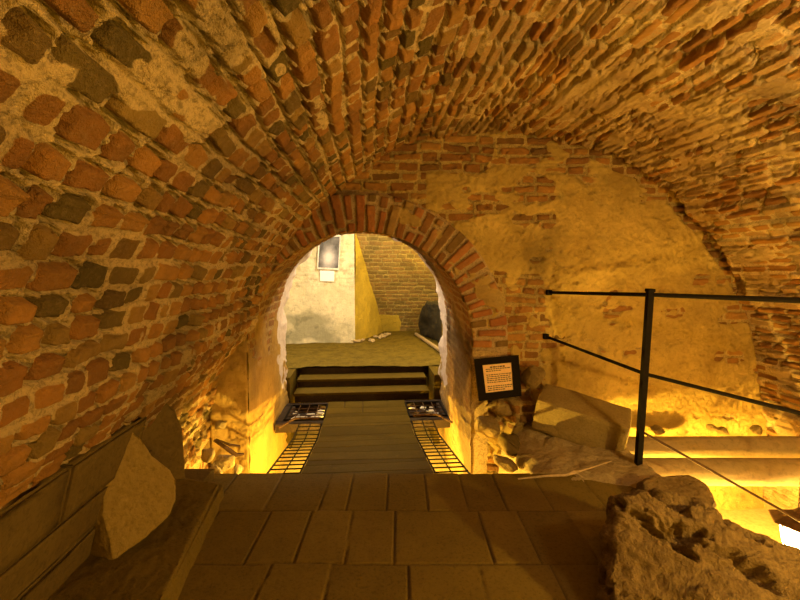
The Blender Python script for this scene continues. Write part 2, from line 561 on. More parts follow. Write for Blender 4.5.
def arch_len(v):
    uc, hw, rise, zs = arch_par(v)
    return 2 * (zs + 1.2) + math.pi * 1.06


# ------------------------------------------------------------------ end wall
ug = np.arange(-1.75, 4.25, .0095); zg = np.arange(-1.25, 3.0, .0095)
U, Z = np.meshgrid(ug, zg, indexing='ij')
d, r1, r2, r3, r4, cx, cy = brick_field(Z, U, .088, .14, .27, .022, 21, warp=.025)
n1 = fbm(U * 2.2, Z * 2.2, 5.0, 5)
prof_z_top = np.interp(U, pu[np.argsort(pu)], pz[np.argsort(pu)])
near_top = prof_z_top - Z
bricky = sstep(.36, .26, near_top + .18 * n1) * sstep(2.4, 1.9, U + .2 * n1)          # band under the vault
bricky = np.maximum(bricky, sstep(.06, .0, near_top + .05 * n1) )
bricky = np.maximum(bricky, sstep(1.78, 1.66, U + .16 * n1) * sstep(1.52, 1.42, Z + .1 * n1))
bricky = np.maximum(bricky, sstep(.62, .5, U) * sstep(1.9, 2.0, Z) * .9)
bricky = np.maximum(bricky, sstep(-.75, -.85, U))
bricky = np.maximum(bricky, .9 * sstep(.66, .72, fbm(U * 3, Z * 5, 44.0, 4) * .5 + .5 + .1 * sstep(2.2, 1.5, U)))
bricky = bricky * (1 - .75 * sstep(.1, .35, fbm(U * 5, Z * 5, 14.0, 4)) * (U > 1.0))
brick = sstep(-.004, .009, d) * bricky
H = brick * (.004 + .02 * (r1 - .3)) + (1 - bricky) * (.018 + .010 * fbm(U * 7, Z * 7, 3.0, 5)) + .012 * (1 - brick) * fbm(U * 30, Z * 30, 9.0, 3)
H += .03 * fbm(U * 1.6, Z * 1.6, 19.0, 3)
crack = sstep(.010, .003, np.abs(d)) * bricky * (vn(U * 5, Z * 5, 8.0) > .1)
H -= .030 * crack
pock = sstep(.45, .6, fbm(U * 9, Z * 14, 71.0, 3)); H -= .02 * pock
# stepped masses at the foot of the wall, right of the passage
low = sstep(.30, .24, Z + .05 * n1) * sstep(.9, 1.0, U) * sstep(1.75, 1.55, U)
H += .16 * low
rub = sstep(.42, .36, Z + .05 * n1) * sstep(1.28, 1.34, U) * sstep(1.62, 1.50, U)
H += .10 * rub * (1 + .8 * fbm(U * 9, Z * 9, 33.0, 4))
# low ledge over the pit
led = sstep(-.02, -.06, Z + .03 * fbm(U * 6, Z * 0, 3.0, 3)) * sstep(1.75, 1.9, U) * sstep(3.25, 3.0, U)
H += .10 * led
P = W(U, VB - H, Z)
uc, hw, rise, zs = arch_par(3.88)
rr = np.sqrt(((U - uc) / (hw + .12))**2 + (np.maximum(Z - zs, 0) / (rise + .12))**2)
mask = rr > 1
mask &= (Z < prof_z_top + .3)
grime = np.clip(.5 * sstep(.2, .55, fbm(U * 1.3, Z * 1.3, 91.0, 4)), 0, .85)
o = grid_mesh('wall_back', P, M['back'], {'brick': brick, 'tint': .12 + .7 * r1, 'grime': grime, 'plaster': 1 - np.clip(bricky, 0, 1)}, mask)
tag(o, None, None, None, 'structure')

# ------------------------------------------------------------------ arch ring (face) and passage reveal
L0 = arch_len(3.85)
ss = np.linspace(0, L0, 1100); rg = np.linspace(0, .38, 60)
Sx, R = np.meshgrid(ss, rg, indexing='ij')
u_, z_ = arch_pt(np.full(Sx.shape, 3.85), Sx, R)
d, r1, r2, r3, r4, cx, cy = brick_field(Sx, R + .02 * r1[0, 0], .088, .22, .42, .026, 33, warp=.014, extent=(-.5, 1))
leg = .79 + 1.2
onarc = sstep(leg - .12, leg - .02, Sx) * sstep(L0 - leg + .12, L0 - leg + .02, Sx)
outr = .345 + .05 * (r2 - .5)
sm = sstep(.66, .74, fbm(Sx * 5, R * 5, 6.0, 4) * .5 + .5)
sm = np.maximum(sm, (Sx < leg + .1) * 1.0)
brick = sstep(-.004, .008, d) * sstep(.0, .02, outr - R) * np.maximum(onarc, .8 * (Sx < leg)) * (1 - sm * .9)
H = .012 + brick * (.03 + .02 * (r1 - .4)) + .01 * fbm(Sx * 20, R * 20, 3.0, 4) + sm * .02
H += (Sx < leg) * .03 * fbm(Sx * 5, R * 5, 13.0, 5)
H -= .05 * sstep(.33, .38, R)
edge = sstep(.02, 0, R)
H -= .012 * edge**2
H = H * sstep(.15, .45, z_ + .9 * (u_ < 0) ) + .0
P = W(u_, VB - .02 - H, z_)
o = grid_mesh('wall_arch', P, M['arch'], {'brick': brick, 'tint': r1, 'grime': .35 * sstep(.1, .5, fbm(Sx * 2, R * 4, 4.0, 3)), 'plaster': sm}, (z_ < 5) & ((u_ > 0) | (z_ > .62) | True))
tag(o, 'ring of radiating bricks round the passage', None, None, 'structure')

Sx, VV = np.meshgrid(np.linspace(0, L0, 640), np.r_[np.linspace(3.865, 5.8, 230)], indexing='ij')
u_, z_ = arch_pt(VV, Sx)
P = W(u_, VV, z_); NN = normals(P)
ctr = W(np.zeros(u_.shape), VV, np.full(u_.shape, .8)); NN *= np.sign(((ctr - P) * NN).sum(-1, keepdims=True))
d, r1, r2, r3, r4, cx, cy = brick_field(Sx, VV, .088, .14, .26, .02, 41, warp=.02)
arcz = sstep(.35, .7, z_)
white = sstep(5.24, 5.32, VV + .22 * fbm(Sx * 7, VV * 5, 1.0, 4)) * sstep(-.2, .3, z_ + .5 * fbm(Sx * 5, VV * 7, 8.0, 3))  # paler far rim: light from the far room painted into the colour
sm = np.maximum(sstep(.42, .55, fbm(Sx * 2.5, VV * 2.5, 6.0, 4) * .5 + .5), white)
sm = np.maximum(sm * (.4 + .6 * (u_ < 0)), (1 - arcz) * (.5 + .5 * (u_ < 0)) * (.6 + .5 * fbm(Sx * 4, VV * 4, 2.0, 4) + .3))
sm = np.clip(sm, 0, 1)
brick = sstep(-.004, .008, d) * (1 - sm) * .8 * (1 - white)
stain = sstep(-.1, .35, fbm(Sx * 2.2, VV * 2.2, 64.0, 4)) * (u_ > .3) * .7 * (1 - white)
H = brick * .02 * r1 + .022 * fbm(Sx * 2.2, VV * 2.2, 3.0, 4) + .008 * fbm(Sx * 18, VV * 18, 3.0, 4)
H = H + .06 * sstep(5.4, 5.8, VV) * fbm(Sx * 6, VV, 8.0, 4)
P = P + NN * H[..., None]
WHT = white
M['reveal'] = masonry('passage_reveal', (.46, .31, .12), (.54, .36, .14), BRICKS, (.58, .37, .10), (.40, .24, .06))
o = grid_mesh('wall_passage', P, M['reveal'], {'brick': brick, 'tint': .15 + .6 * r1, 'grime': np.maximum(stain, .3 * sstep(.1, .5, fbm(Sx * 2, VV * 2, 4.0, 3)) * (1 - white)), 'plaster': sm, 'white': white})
t = M['reveal'].node_tree; b = t.nodes['Principled BSDF']; src = b.inputs['Base Color'].links[0].from_socket
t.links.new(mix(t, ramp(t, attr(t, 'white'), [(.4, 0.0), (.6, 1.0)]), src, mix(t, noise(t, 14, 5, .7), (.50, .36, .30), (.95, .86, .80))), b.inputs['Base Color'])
tag(o, None, None, None, 'structure')

# ------------------------------------------------------------------ foreground floor
X, Y = np.meshgrid(np.arange(-1.75, 1.80, .009), np.r_[np.arange(-.4, 1.0, .04), np.arange(1.0, 2.975, .009)], indexing='ij')
rows = [(2.975, 2.495, [-2.2, -1.6, -1.18, -.85, -.505, -.335, -.085, .18, .425, .67, .96, 1.3, 1.62, 2.2]),
        (2.495, 2.03, [-2.2, -1.45, -1.12, -.80, -.545, -.285, -.03, .485, .72, 1.02, 1.4, 1.9]),
        (2.03, 1.58, [-2.2, -1.5, -1.08, -.66, -.35, .04, .40, .76, 1.12, 1.6, 2.2]),
        (1.58, 1.1, [-2.2, -1.3, -.9, -.5, -.12, .3, .62, 1.0, 1.5, 2.2]), (1.1, -.45, [-2.2, -1, -.4, .3, .9, 1.6, 2.2])]
dd = np.full(X.shape, -.02); tint = np.zeros(X.shape)
Xw = X + .006 * fbm(X * 3, Y * 3, 1.0, 2); Yw = Y + .007 * fbm(X * 2.5, Y * 2.5, 5.0, 2)
for ri, (y1, y0, xs) in enumerate(rows):
    for k in range(len(xs) - 1):
        m = (Yw >= y0) & (Yw < y1) & (Xw >= xs[k]) & (Xw < xs[k + 1])
        e = np.minimum(np.minimum(Xw - xs[k], xs[k + 1] - Xw), np.minimum(Yw - y0, y1 + (.02 if ri == 0 else 0) - Yw))
        dd[m] = e[m]; tint[m] = random.random()
dd = dd + .0015 * fbm(X * 40, Y * 40, 2.0, 2)
Zf = -.010 * sstep(.006, .001, dd) + (tint - .5) * .006 + .0025 * fbm(X * 6, Y * 6, 3.0, 4)
P = np.stack([X, Y, Zf], -1)
o = grid_mesh('floor', P, M['floor'], {'joint': sstep(.0065, .001, dd), 'tint': tint})
t = M['floor'].node_tree; b = t.nodes['Principled BSDF']; src = b.inputs['Base Color'].links[0].from_socket
c = mix(t, attr(t, 'tint'), (.85, .85, .85), (1.08, 1.08, 1.08)); c = mix(t, 1.0, src, c, 'MULTIPLY')
c = mix(t, mth(t, 'MULTIPLY', attr(t, 'joint'), .55), c, (.06, .04, .02))
t.links.new(c, b.inputs['Base Color'])
tag(o, 'large rectangular stone paving slabs', None, None, 'structure')
bm = bmesh.new(); add_box(bm, (.02, 1.25, -.64), (1.77, 1.72, .61)); add_box(bm, (.02, -1.6, -.64), (1.77, 1.15, .61)); tag(bm_obj('floor_base', bm, M['darkblock']), kind='structure')
bm = bmesh.new(); add_box(bm, (0, 3, -1.26), (6, 6.5, .04)); o = tag(bm_obj('floor_pit', bm, M['pit']), kind='structure')
o.location.z = 0.22
# masonry mass between the passage pits and the pit on the right
bm = bmesh.new()
add_box(bm, (1.37, 3.42, -.66), (.40, .46, .62)); o = tag(bm_obj('wall_pit', bm, M['corner']), kind='structure')
rough_up(o, 5, .07, 3, 4, smooth_it=1)

# mortar mound between paving and end wall
X, Y = np.meshgrid(np.arange(.78, 2.02, .012), np.arange(2.60, 3.95, .012), indexing='ij')
hgt = .18 * sstep(3.55, 3.85, Y + .1 * fbm(X * 3, Y * 3, 1.0, 3)) * sstep(.95, 1.35, X) * sstep(2.05, 1.7, X)
hgt += .05 * sstep(2.72, 3.0, Y + .25 * (X - 1.3)) * sstep(1.0, 1.25, X) * (1 + .8 * fbm(X * 5, Y * 5, 6.0, 4)) - .03
hgt += .022 * fbm(X * 9, Y * 9, 6.0, 5)
hgt -= .9 * sstep(1.85, 2.02, X + .05 * fbm(Y * 4, X * 4, 2.0, 3)) + .9 * sstep(1.0, .88, X + .05 * fbm(Y * 5, X * 3, 7.0, 3)) * (Y > 2.97)
hgt -= .05 * sstep(1.1, .95, X)
P = np.stack([X, Y, hgt], -1)
o = grid_mesh('trim_1', P, M['rubble']); tag(o, 'crumbled mortar bank between paving and end wall', None, None, 'structure')

# ------------------------------------------------------------------ walkway, ramp, landing, steps
def walk_z(v):
    return np.interp(v, [2.9, 4.47, 6], [-.055, -.33, -.33])


Uw, Vw = np.meshgrid(np.linspace(-.52, .52, 90), np.arange(2.93, 5.72, .01), indexing='ij')
jv = [3.02, 3.24, 3.46, 3.58, 3.84, 4.06, 4.30, 4.52, 4.78, 4.86, 5.1, 5.22, 5.42]
dm = np.full(Uw.shape, 1.0); tint = np.zeros(Uw.shape)
rgj = random.Random(3)
for k, j in enumerate(jv):
    sl = rgj.uniform(-.05, .05)
    line = Vw - j - sl * Uw - .008 * fbm(Uw * 4, Vw * 4, k, 3)
    dm = np.minimum(dm, np.abs(line)); tint = np.where(line > 0, rgj.random(), tint)
for uj, a, b_ in ((-.3, 5.42, 5.8), (-.05, 5.22, 5.8), (.28, 5.42, 5.8)):
    dm = np.where((Vw > a) & (Vw < b_), np.minimum(dm, np.abs(Uw - uj)), dm)
jt = sstep(.007, .002, dm)
Zw = walk_z(Vw) - .012 * jt + .004 * (tint - .5) + .003 * fbm(Uw * 5, Vw * 5, 2.0, 3)
o = grid_mesh('floor_walkway', W(Uw, Vw, Zw), M['walk'], {'joint': jt, 'tint': tint})
t = M['walk'].node_tree; b = t.nodes['Principled BSDF']; src = b.inputs['Base Color'].links[0].from_socket
c = mix(t, attr(t, 'tint'), (.75, .75, .75), (1.1, 1.1, 1.1)); c = mix(t, 1.0, src, c, 'MULTIPLY')
c = mix(t, mth(t, 'MULTIPLY', attr(t, 'joint'), .8), c, (.05, .03, .015))
t.links.new(c, b.inputs['Base Color'])
tag(o, 'stone slab walkway sloping down through the passage', None, None, 'structure')
AX = np.array([CU, CV, CZ])
bm = bmesh.new()
for va, vb in ((2.96, 4.47), (4.47, 5.75)):
    za, zb = float(walk_z(va)) - .035, float(walk_z(vb)) - .035
    dv = np.array(W(0, vb, zb)) - np.array(W(0, va, za)); Ld = np.linalg.norm(dv); dv /= Ld
    nz = np.cross(CU, dv)
    add_box(bm, (W(0, va, za) + W(0, vb, zb)) / 2 , (.515, Ld / 2, .020), np.array([CU, dv, nz]))
tag(bm_obj('floor_walkway_deck', bm, M['darkblock']), kind='structure')
# plain margins in front of the steps
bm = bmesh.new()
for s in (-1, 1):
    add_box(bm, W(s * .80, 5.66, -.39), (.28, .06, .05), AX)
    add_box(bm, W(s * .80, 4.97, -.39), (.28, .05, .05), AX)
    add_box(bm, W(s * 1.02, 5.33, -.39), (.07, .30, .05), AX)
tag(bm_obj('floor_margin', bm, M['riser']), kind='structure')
z0 = -.33
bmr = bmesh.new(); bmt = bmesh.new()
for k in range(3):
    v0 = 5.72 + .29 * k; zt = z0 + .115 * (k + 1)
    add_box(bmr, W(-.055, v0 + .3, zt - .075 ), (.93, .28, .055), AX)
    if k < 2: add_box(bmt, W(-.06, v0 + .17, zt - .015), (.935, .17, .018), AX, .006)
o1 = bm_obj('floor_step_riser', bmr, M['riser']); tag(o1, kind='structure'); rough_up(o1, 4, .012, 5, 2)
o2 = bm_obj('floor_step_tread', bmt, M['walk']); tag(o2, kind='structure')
# upper floor of the far room
ur, vr = np.meshgrid(np.arange(-3, 3.2, .03), np.arange(6.28, 11.2, .02), indexing='ij')
zz = .012 + .02 * fbm(ur * 3, vr * 5, 1.0, 3) + .02 * np.abs(fbm(ur * 4, vr * 13, 4.0, 3))
o = grid_mesh('floor_far_room', W(ur, vr, zz), M['cobble']); tag(o, 'worn earth and cobble floor of the room beyond', None, None, 'structure')
bm = bmesh.new(); add_box(bm, W(0, 8.92, -.08), (3.2, 2.5, .075), AX)
tag(bm_obj('floor_far_base', bm, M['riser']), kind='structure')
bm = bmesh.new()
add_box(bm, W(-1.71, 6.08, -.6), (.66, .33, .60), AX); add_box(bm, W(1.61, 6.08, -.6), (.66, .33, .60), AX)
tag(bm_obj('floor_step_cheek', bm, M['walk']), kind='structure')

# ------------------------------------------------------------------ far room
def wallgrid(name, o0, a, b_, na, nb, mat, seed, plaster, course=.075, amp=.02, grime=None, lens=(.14, .26), curve=None):
    A, B = np.meshgrid(np.linspace(0, np.linalg.norm(a), na), np.linspace(0, np.linalg.norm(b_), nb), indexing='ij')
    an = np.asarray(a) / np.linalg.norm(a); bn = np.asarray(b_) / np.linalg.norm(b_)
    nn = np.cross(an, bn)
    P = np.asarray(o0) + A[..., None] * an + B[..., None] * bn
    d, r1, r2, r3, r4, cx, cy = brick_field(B, A, course, lens[0], lens[1], .018, seed, warp=.02)
    pl = plaster(A, B) if callable(plaster) else np.full(A.shape, plaster)
    brick = sstep(-.004, .008, d) * (1 - pl)
    H = brick * .015 * r1 + amp * fbm(A * 2, B * 2, seed, 4) + .006 * fbm(A * 15, B * 15, seed, 4) + pl * .01
    if curve is not None: P = P + curve(A, B)
    P = P + nn * H[..., None]
    g = grime(A, B) if grime else .3 * sstep(.1, .5, fbm(A * 1.5, B * 1.5, seed + 2., 4))
    o = grid_mesh(name, P, mat, {'brick': brick, 'tint': r1, 'grime': g, 'plaster': pl})
    return tag(o, kind='structure')


VF = 8.35
uc_ = uvz(at_v(355, 330, VF))[0]
wallgrid('wall_far_left', W(-3.0, VF, 0), CU * (uc_ + 3.0), CZ * 3.0, 420, 300, M['white'], 51,
         lambda A, B: sstep(1.12, 1.02, B + .1 * fbm(A * 3, B * 3, 2.0, 3)) * .45 + .55,
         amp=.02, grime=lambda A, B: .75 * sstep(.0, .35, fbm(A * 2.2, B * 2.6, 7.0, 5)) * sstep(1.0, .7, B) + .3 * sstep(.2, .5, fbm(A * 6, B * 6, 7.0, 4)))
# yellow return wall beside it
p0 = W(uc_, VF, 0); p1 = at_z(384, 332, 0.0)
wallgrid('wall_far_return', p0, p1 - p0, CZ * 3.0, 120, 200, M['far'], 52, .95, amp=.03)
# curved brick wall leaning over towards the top
V1F = uvz(p1)[1]
def lean(A, B):
    k = -(V1F - VF - .02) * np.clip(B / 2.2, 0, 1.0)**1.1
    return k[..., None] * CV
p2 = p1 - .85 * CU
wallgrid('wall_far_right', p2, CU * 3.2, CZ * 3.0, 420, 420, M['far'], 53,
         lambda A, B: .95 * sstep(1.3, 1.18, A + .1 * fbm(A * 5, B * 5, 3.0, 3)) * sstep(.48, .40, B + .08 * fbm(A * 5, B * 5, 9.0, 3)), course=.085, amp=.03, lens=(.16, .28), curve=lean)
bm = bmesh.new()
add_box(bm, W(0, 8.6, 3.1), (3.4, 3.0, .1), AX)
add_box(bm, W(2.6, 8.6, 1.5), (.1, 3.0, 1.6), AX)
add_box(bm, W(-3.1, 7.0, 1.5), (.1, 1.5, 1.6), AX)
tag(bm_obj('wall_far_shell', bm, M['far']), kind='structure')
# wall around the far end of the passage, seen only from inside the far room
ug, zg = np.meshgrid(np.arange(-3.1, 2.7, .02), np.arange(-1.2, 3.1, .02), indexing='ij')
uc, hw, rise, zs = [float(x) for x in arch_par(5.8)]
rr = np.sqrt(((ug - uc) / (hw + .02))**2 + (np.maximum(zg - zs, 0) / (rise + .02))**2)
o = grid_mesh('wall_far_front', W(ug, 5.80 + 0 * ug, zg), M['far'], {'brick': 0 * ug, 'tint': 0 * ug + .5, 'grime': 0 * ug, 'plaster': 0 * ug + 1}, rr > 1)
tag(o, kind='structure')
# dark niche with a kerb on the right of the far room
bm = bmesh.new()
a0 = at_z(417, 333, .02); 
pa, pb = at_z(417, 331, .02), at_z(446, 350, .02)
axk = (pb - pa) / np.linalg.norm(pb - pa); pk = np.array([-axk[1], axk[0], 0])
if pk[0] < 0: pk = -pk
t_ = empty('covered_heap', (pa + pb) / 2); tag(t_, 'dark tarpaulin-like heap by right wall of the room beyond the arch', 'heap')
o = slab_from_outline('heap', [at_z(419, 334, .02) - (pa + pb) / 2, at_v(420, 312, 8.9) - (pa + pb) / 2, at_v(425, 303, 8.7) - (pa + pb) / 2, at_v(436, 303, 8.3) - (pa + pb) / 2,
                               at_v(450, 308, 7.9) - (pa + pb) / 2, at_z(452, 350, .02) - (pa + pb) / 2], CV * .35 + CU * .12, plain('dark_cloth', (.022, .017, .006), .9, 0, .6, 6), .1, t_)
rough_up(o, 4, .08, 4, 3)
pm = (at_z(417, 334, .05) + at_z(446, 355, .05)) / 2
bm = bmesh.new(); add_tube(bm, [at_z(416, 334, .06), at_z(428, 342, .06), at_z(450, 357, .06)], .035, 8)
tag(bm_obj('timber_rail', bm, M['beam']), 'long pale timber lying on the floor before the dark heap', 'timber')

# ------------------------------------------------------------------ left side: block footing, bench, rocks
bm = bmesh.new()
def wall_blk(bm, v0, v1, za, zb, push):
    # leaning face between (u=-1.40,z=.08) and (u=-1.24,z=.70)
    def ul(z): return -1.365 + (z - .08) * .26 + push
    c = [W(ul(za), v0, za), W(ul(za), v1, za), W(ul(zb), v1, zb), W(ul(zb), v0, zb)]
    f = [bm.verts.new(Vector(p)) for p in c]; b = [bm.verts.new(Vector(p - CU * .25)) for p in c]
    q = [bm.faces.new(f), bm.faces.new(b[::-1])] + [bm.faces.new((f[i], b[i], b[(i + 1) % 4], f[(i + 1) % 4])) for i in range(4)]
    bmesh.ops.bevel(bm, geom=list({e for x in q for e in x.edges}), offset=.012, segments=2, affect='EDGES')
for za, zb, js in ((.06, .245, [-.6, .7, 1.55, 2.45]), (.25, .44, [-.6, .4, 1.35, 2.2, 2.6]), (.445, .70, [-.6, .9, 1.75, 2.35])):
    for k in range(len(js) - 1): wall_blk(bm, js[k] + .004, js[k + 1] - .004, za, zb, random.uniform(0, .02))
o = bm_obj('wall_left_footing', bm, M['darkblock']); tag(o, 'dark dressed stone courses at the foot of the left wall', None, None, 'structure')
rough_up(o, 3, .012, 4, 2)
# bench slab
hb = .095
pts = [at_z(222, 482, hb), at_z(160, 600, hb), at_z(110, 760, hb), None, None]
pts[3] = W(-1.55, float(uvz(pts[2])[1]) - .3, hb); pts[4] = W(-1.55, 2.95, hb)
pts = [p for p in pts]
bm = bmesh.new(); n = len(pts)
top = [bm.verts.new(Vector(p)) for p in pts]
bot = [bm.verts.new(Vector((p[0], p[1], -.01)) + (Vector((.02, 0, 0)) if i < 3 else Vector((0, 0, 0)))) for i, p in enumerate(pts)]
f = bm.faces.new(top); sf = [bm.faces.new((top[i], bot[i], bot[(i + 1) % n], top[(i + 1) % n])) for i in range(n)]; bm.faces.new(bot[::-1])
bmesh.ops.bevel(bm, geom=[e for e in f.edges], offset=.02, segments=2, affect='EDGES')
o = bm_obj('floor_bench', bm, M['floor']); rough_up(o, 6, .020, 5, 9); tag(o, 'low raised stone kerb along the left wall', None, None, 'structure')
bm = bmesh.new(); add_box(bm, W(-1.32, 2.6, -.3), (.14, .38, .32), AX); add_box(bm, (-1.45, 1.2, .02), (.12, 1.7, .05)); 
tag(bm_obj('floor_bench_core', bm, M['darkblock']), kind='structure')


def up(pts_img, base, tilt_dir, tilt):
    """image outline onto a leaning plane through base; tilt_dir horizontal direction the plane leans to, facing the camera"""
    n = np.array([-tilt_dir[0] * math.cos(tilt), -tilt_dir[1] * math.cos(tilt), math.sin(tilt)])
    out = []
    for x, y in pts_img:
        r = ray(x, y); c0 = np.array([0, 0, CAMZ]); t = float((base - c0) @ n) / float(r @ n); out.append(c0 + r * t)
    return out, n


# standing slab of sandstone
base = at_z(135, 552, hb)
face_dir = np.array([-.62, .78, 0]); 
outl = [(131, 428), (142, 437), (152, 455), (170, 468), (178, 480), (177, 500), (168, 518), (150, 536), (128, 552), (118, 560), (113, 566), (108, 540), (101, 515), (102, 495), (106, 470), (106, 445), (120, 430)]
po, nrm = up(outl, base, face_dir, math.radians(13))
cen = np.mean(po, 0); t_ = None
o = slab_from_outline('standing_stone', po, -nrm * .12 + np.array([-.16, -.02, .0]), M['slab'], .04)
rough_up(o, 4, .022, 5, 3)
tag(o, 'upright leaf-shaped sandstone slab leaning on the left kerb', 'stone')
base = at_z(150, 478, hb)
outl = [(118, 442), (166, 402), (176, 410), (183, 430), (186, 480), (150, 482), (120, 478)]
po, nrm = up(outl, at_u(160, 440, -1.24), np.array([-.82, .57, 0]), math.radians(8))
o = slab_from_outline('dark_slab', po, -nrm * .07, M['darkblock'], .04); rough_up(o, 4, .012, 5, 8)
tag(o, 'dark flat slab against left wall behind the leaf-shaped stone', 'stone')

# ------------------------------------------------------------------ grates in the passage
def pt(u, v, dz=0.0): return W(u, v, float(walk_z(v)) + dz)


def grate(s):
    side = 'left' if s < 0 else 'right'
    t_ = empty('floor_grate', pt(s * .66, 4.0)); tag(t_, f'long ladder-like iron floor grate, {side} of the walkway', 'floor grate', 'long floor grates beside the walkway')
    org = np.array(t_.location)
    r = .009
    bm = bmesh.new()
    for u in (.535, .795): add_tube(bm, [pt(s * u, v, -.01) - org for v in (2.98, 4.47, 4.90)], r, 6)
    bm_obj('side_rail', bm, M['iron'], t_)
    bm = bmesh.new(); add_tube(bm, [pt(s * .665, v, -.01) - org for v in (2.98, 4.47, 4.90)], r * .8, 6); bm_obj('middle_rail', bm, M['iron'], t_)
    vv = 3.05
    while vv < 4.93:
        bm = bmesh.new(); add_tube(bm, [pt(s * .53, vv, -.006) - org, pt(s * .80, vv, -.006) - org], r * .7, 6); bm_obj('rung', bm, M['iron'], t_)
        vv += .118


grate(-1); grate(1)


def box_grate(s):
    side = 'left' if s < 0 else 'right'
    c = W(s * .76, 5.32, -.335); t_ = empty('small_grate', c)
    tag(t_, f'small square iron grate before the first step, {side} side', 'floor grate', 'small grates before the steps')
    for (a, b_) in (((-.235, -.27), (.235, -.27)), ((-.235, .27), (.235, .27)), ((-.235, -.27), (-.235, .27)), ((.235, -.27), (.235, .27))):
        bm = bmesh.new(); add_tube(bm, [W(a[0], a[1], 0), W(b_[0], b_[1], 0)], .014, 6); bm_obj('frame_bar', bm, M['iron'], t_)
    for k in range(3):
        bm = bmesh.new(); u0 = -.12 + .12 * k; add_tube(bm, [W(u0, -.26, 0), W(u0, .26, 0)], .006, 6); bm_obj('bar', bm, M['rust'], t_)
    for k in range(3):
        bm = bmesh.new(); v0 = -.13 + .13 * k; add_tube(bm, [W(-.23, v0, 0), W(.23, v0, 0)], .006, 6); bm_obj('bar', bm, M['rust'], t_)
    bmp = bmesh.new(); add_box(bmp, W(s * .76, 5.32, -.45), (.27, .29, .02), AX)
    tag(bm_obj('floor_tray', bmp, M['riser']), kind='structure')
    rg_ = random.Random(5 + s)
    n = 10 if s < 0 else 6
    for k in range(n):
        p = W(s * .76 + rg_.uniform(-.19, .19), 5.32 + rg_.uniform(-.12, .22), -.375)
        bm = bmesh.new(); a = rg_.uniform(0, 3.1); ax = np.array([[math.cos(a), math.sin(a), rg_.uniform(-.3, .3)], [-math.sin(a), math.cos(a), 0], [0, 0, 1.]])
        ax[2] = np.cross(ax[0], ax[1])
        add_box(bm, (0, 0, 0), (rg_.uniform(.035, .06), rg_.uniform(.02, .04), .006), ax)
        o = bm_obj('tile_shard', bm, M['tile'], loc=[float(q) for q in p]); tag(o, f'pale broken tile piece under the small {side} grate', 'tile', f'tile pieces under the {side} grate')


box_grate(-1); box_grate(1)
# loose iron rods lying at the far end of the grates
for s in (-1, 1):
    bm = bmesh.new()
    add_tube(bm, [pt(s * 1.0, 4.75, .02), pt(s * .85, 4.95, .05), pt(s * .7, 5.0, .03), pt(s * .56, 4.93, .05)], .013, 6)
    o = bm_obj('iron_rod', bm, M['rust']); tag(o, f'bent rusty rod lying at the far end of the {"left" if s < 0 else "right"} grate', 'rod')
# bracket on left
bm = bmesh.new()
q = [at_v(214, 440, 3.6), at_v(225, 447, 3.6), at_v(236, 455, 3.62), at_v(244, 454, 3.64)]
add_tube(bm, q, [.012, .017, .02, .01], 7)
add_tube(bm, [at_v(216, 439, 3.62), at_v(230, 445, 3.64), at_v(240, 446, 3.66)], [.006, .012, .008], 7)
tag(bm_obj('iron_hook', bm, M['rust']), 'dark bent iron hooks sticking out of the left passage corner', 'hook')

# rubble at left corner of the passage
for k, (x, y, v, r) in enumerate([(222, 462, 3.45, .10), (208, 455, 3.35, .08), (214, 474, 3.3, .09), (236, 470, 3.5, .07), (203, 434, 3.7, .07), (220, 425, 3.75, .06)]):
    o = small_rock('rubble_stone', at_v(x, y, v), r, M['rubble'], 30 + k, .8)
    tag(o, 'rough stone in the broken left corner before the passage', 'stone', 'rubble in the left passage corner')
# rough stones at the right corner of the passage
for k, (x, y, v, r, lb) in enumerate([(512, 448, 3.52, .17, 'dark rounded stone under the left end of the dressed block'),
                                      (487, 428, 3.62, .15, 'pale jagged stone below the framed notice'),
                                      (498, 408, 3.66, .11, 'rough brown stone just below the right of the framed notice'),
                                      (505, 466, 3.30, .12, 'rough pale stone at the corner of the right grate'),
                                      (534, 378, 3.74, .13, 'pale lump of stone just right of the framed notice')]):
    o = small_rock('corner_stone', at_v(x, y, v), r, M['corner'] if k != 0 else M['darkblock'], 60 + k, .85, levels=2); tag(o, lb, 'stone')

# dressed block
tl, tr = at_y(541, 401, 3.62), at_y(626, 428, 3.30)
ax = tr - tl; L = np.linalg.norm(ax); ax /= L
dn = np.array([-.05, .22, -1.0]); dn -= ax * float(dn @ ax); dn /= np.linalg.norm(dn)
bk = np.cross(dn, ax); bk = bk if bk[1] > 0 else -bk
bm = bmesh.new(); add_box(bm, (0, 0, 0), (L / 2 + .03, .19, .15), np.array([ax, bk, -dn]), .03)
o = bm_obj('stone_block', bm, M['block'], loc=[float(c) for c in ((tl + tr) / 2 + dn * .11 + bk * .12)])
rough_up(o, 5, .012, 5, 12); tag(o, 'long dressed stone block lying tilted beside the railing post', 'stone block')
bm = bmesh.new(); add_box(bm, (0, 0, 0), (.30, .10, .10), np.array([ax, bk, -dn]), .02)
o = bm_obj('packing_stone', bm, M['rubble'], loc=[float(c) for c in (at_y(592, 458, 3.45))]); rough_up(o, 3, .03, 5, 2); tag(o, 'rough stone wedged under the tilted dressed block', 'stone')

# boulders on the right
def boulder(name, outl, Y0, Y1, thick, lb, amp, seed):
    """outline laid on a plane sloping away from Y0 (bottom) to Y1 (top of the outline)"""
    ys = [p[1] for p in outl]; pts = []
    for x, y in outl:
        t = (max(ys) - y) / (max(ys) - min(ys)); pts.append(at_y(x, y, Y0 + (Y1 - Y0) * t))
    c = np.mean(pts, 0)
    o = slab_from_outline(name, pts, thick, M['boulder'], .12)
    return o


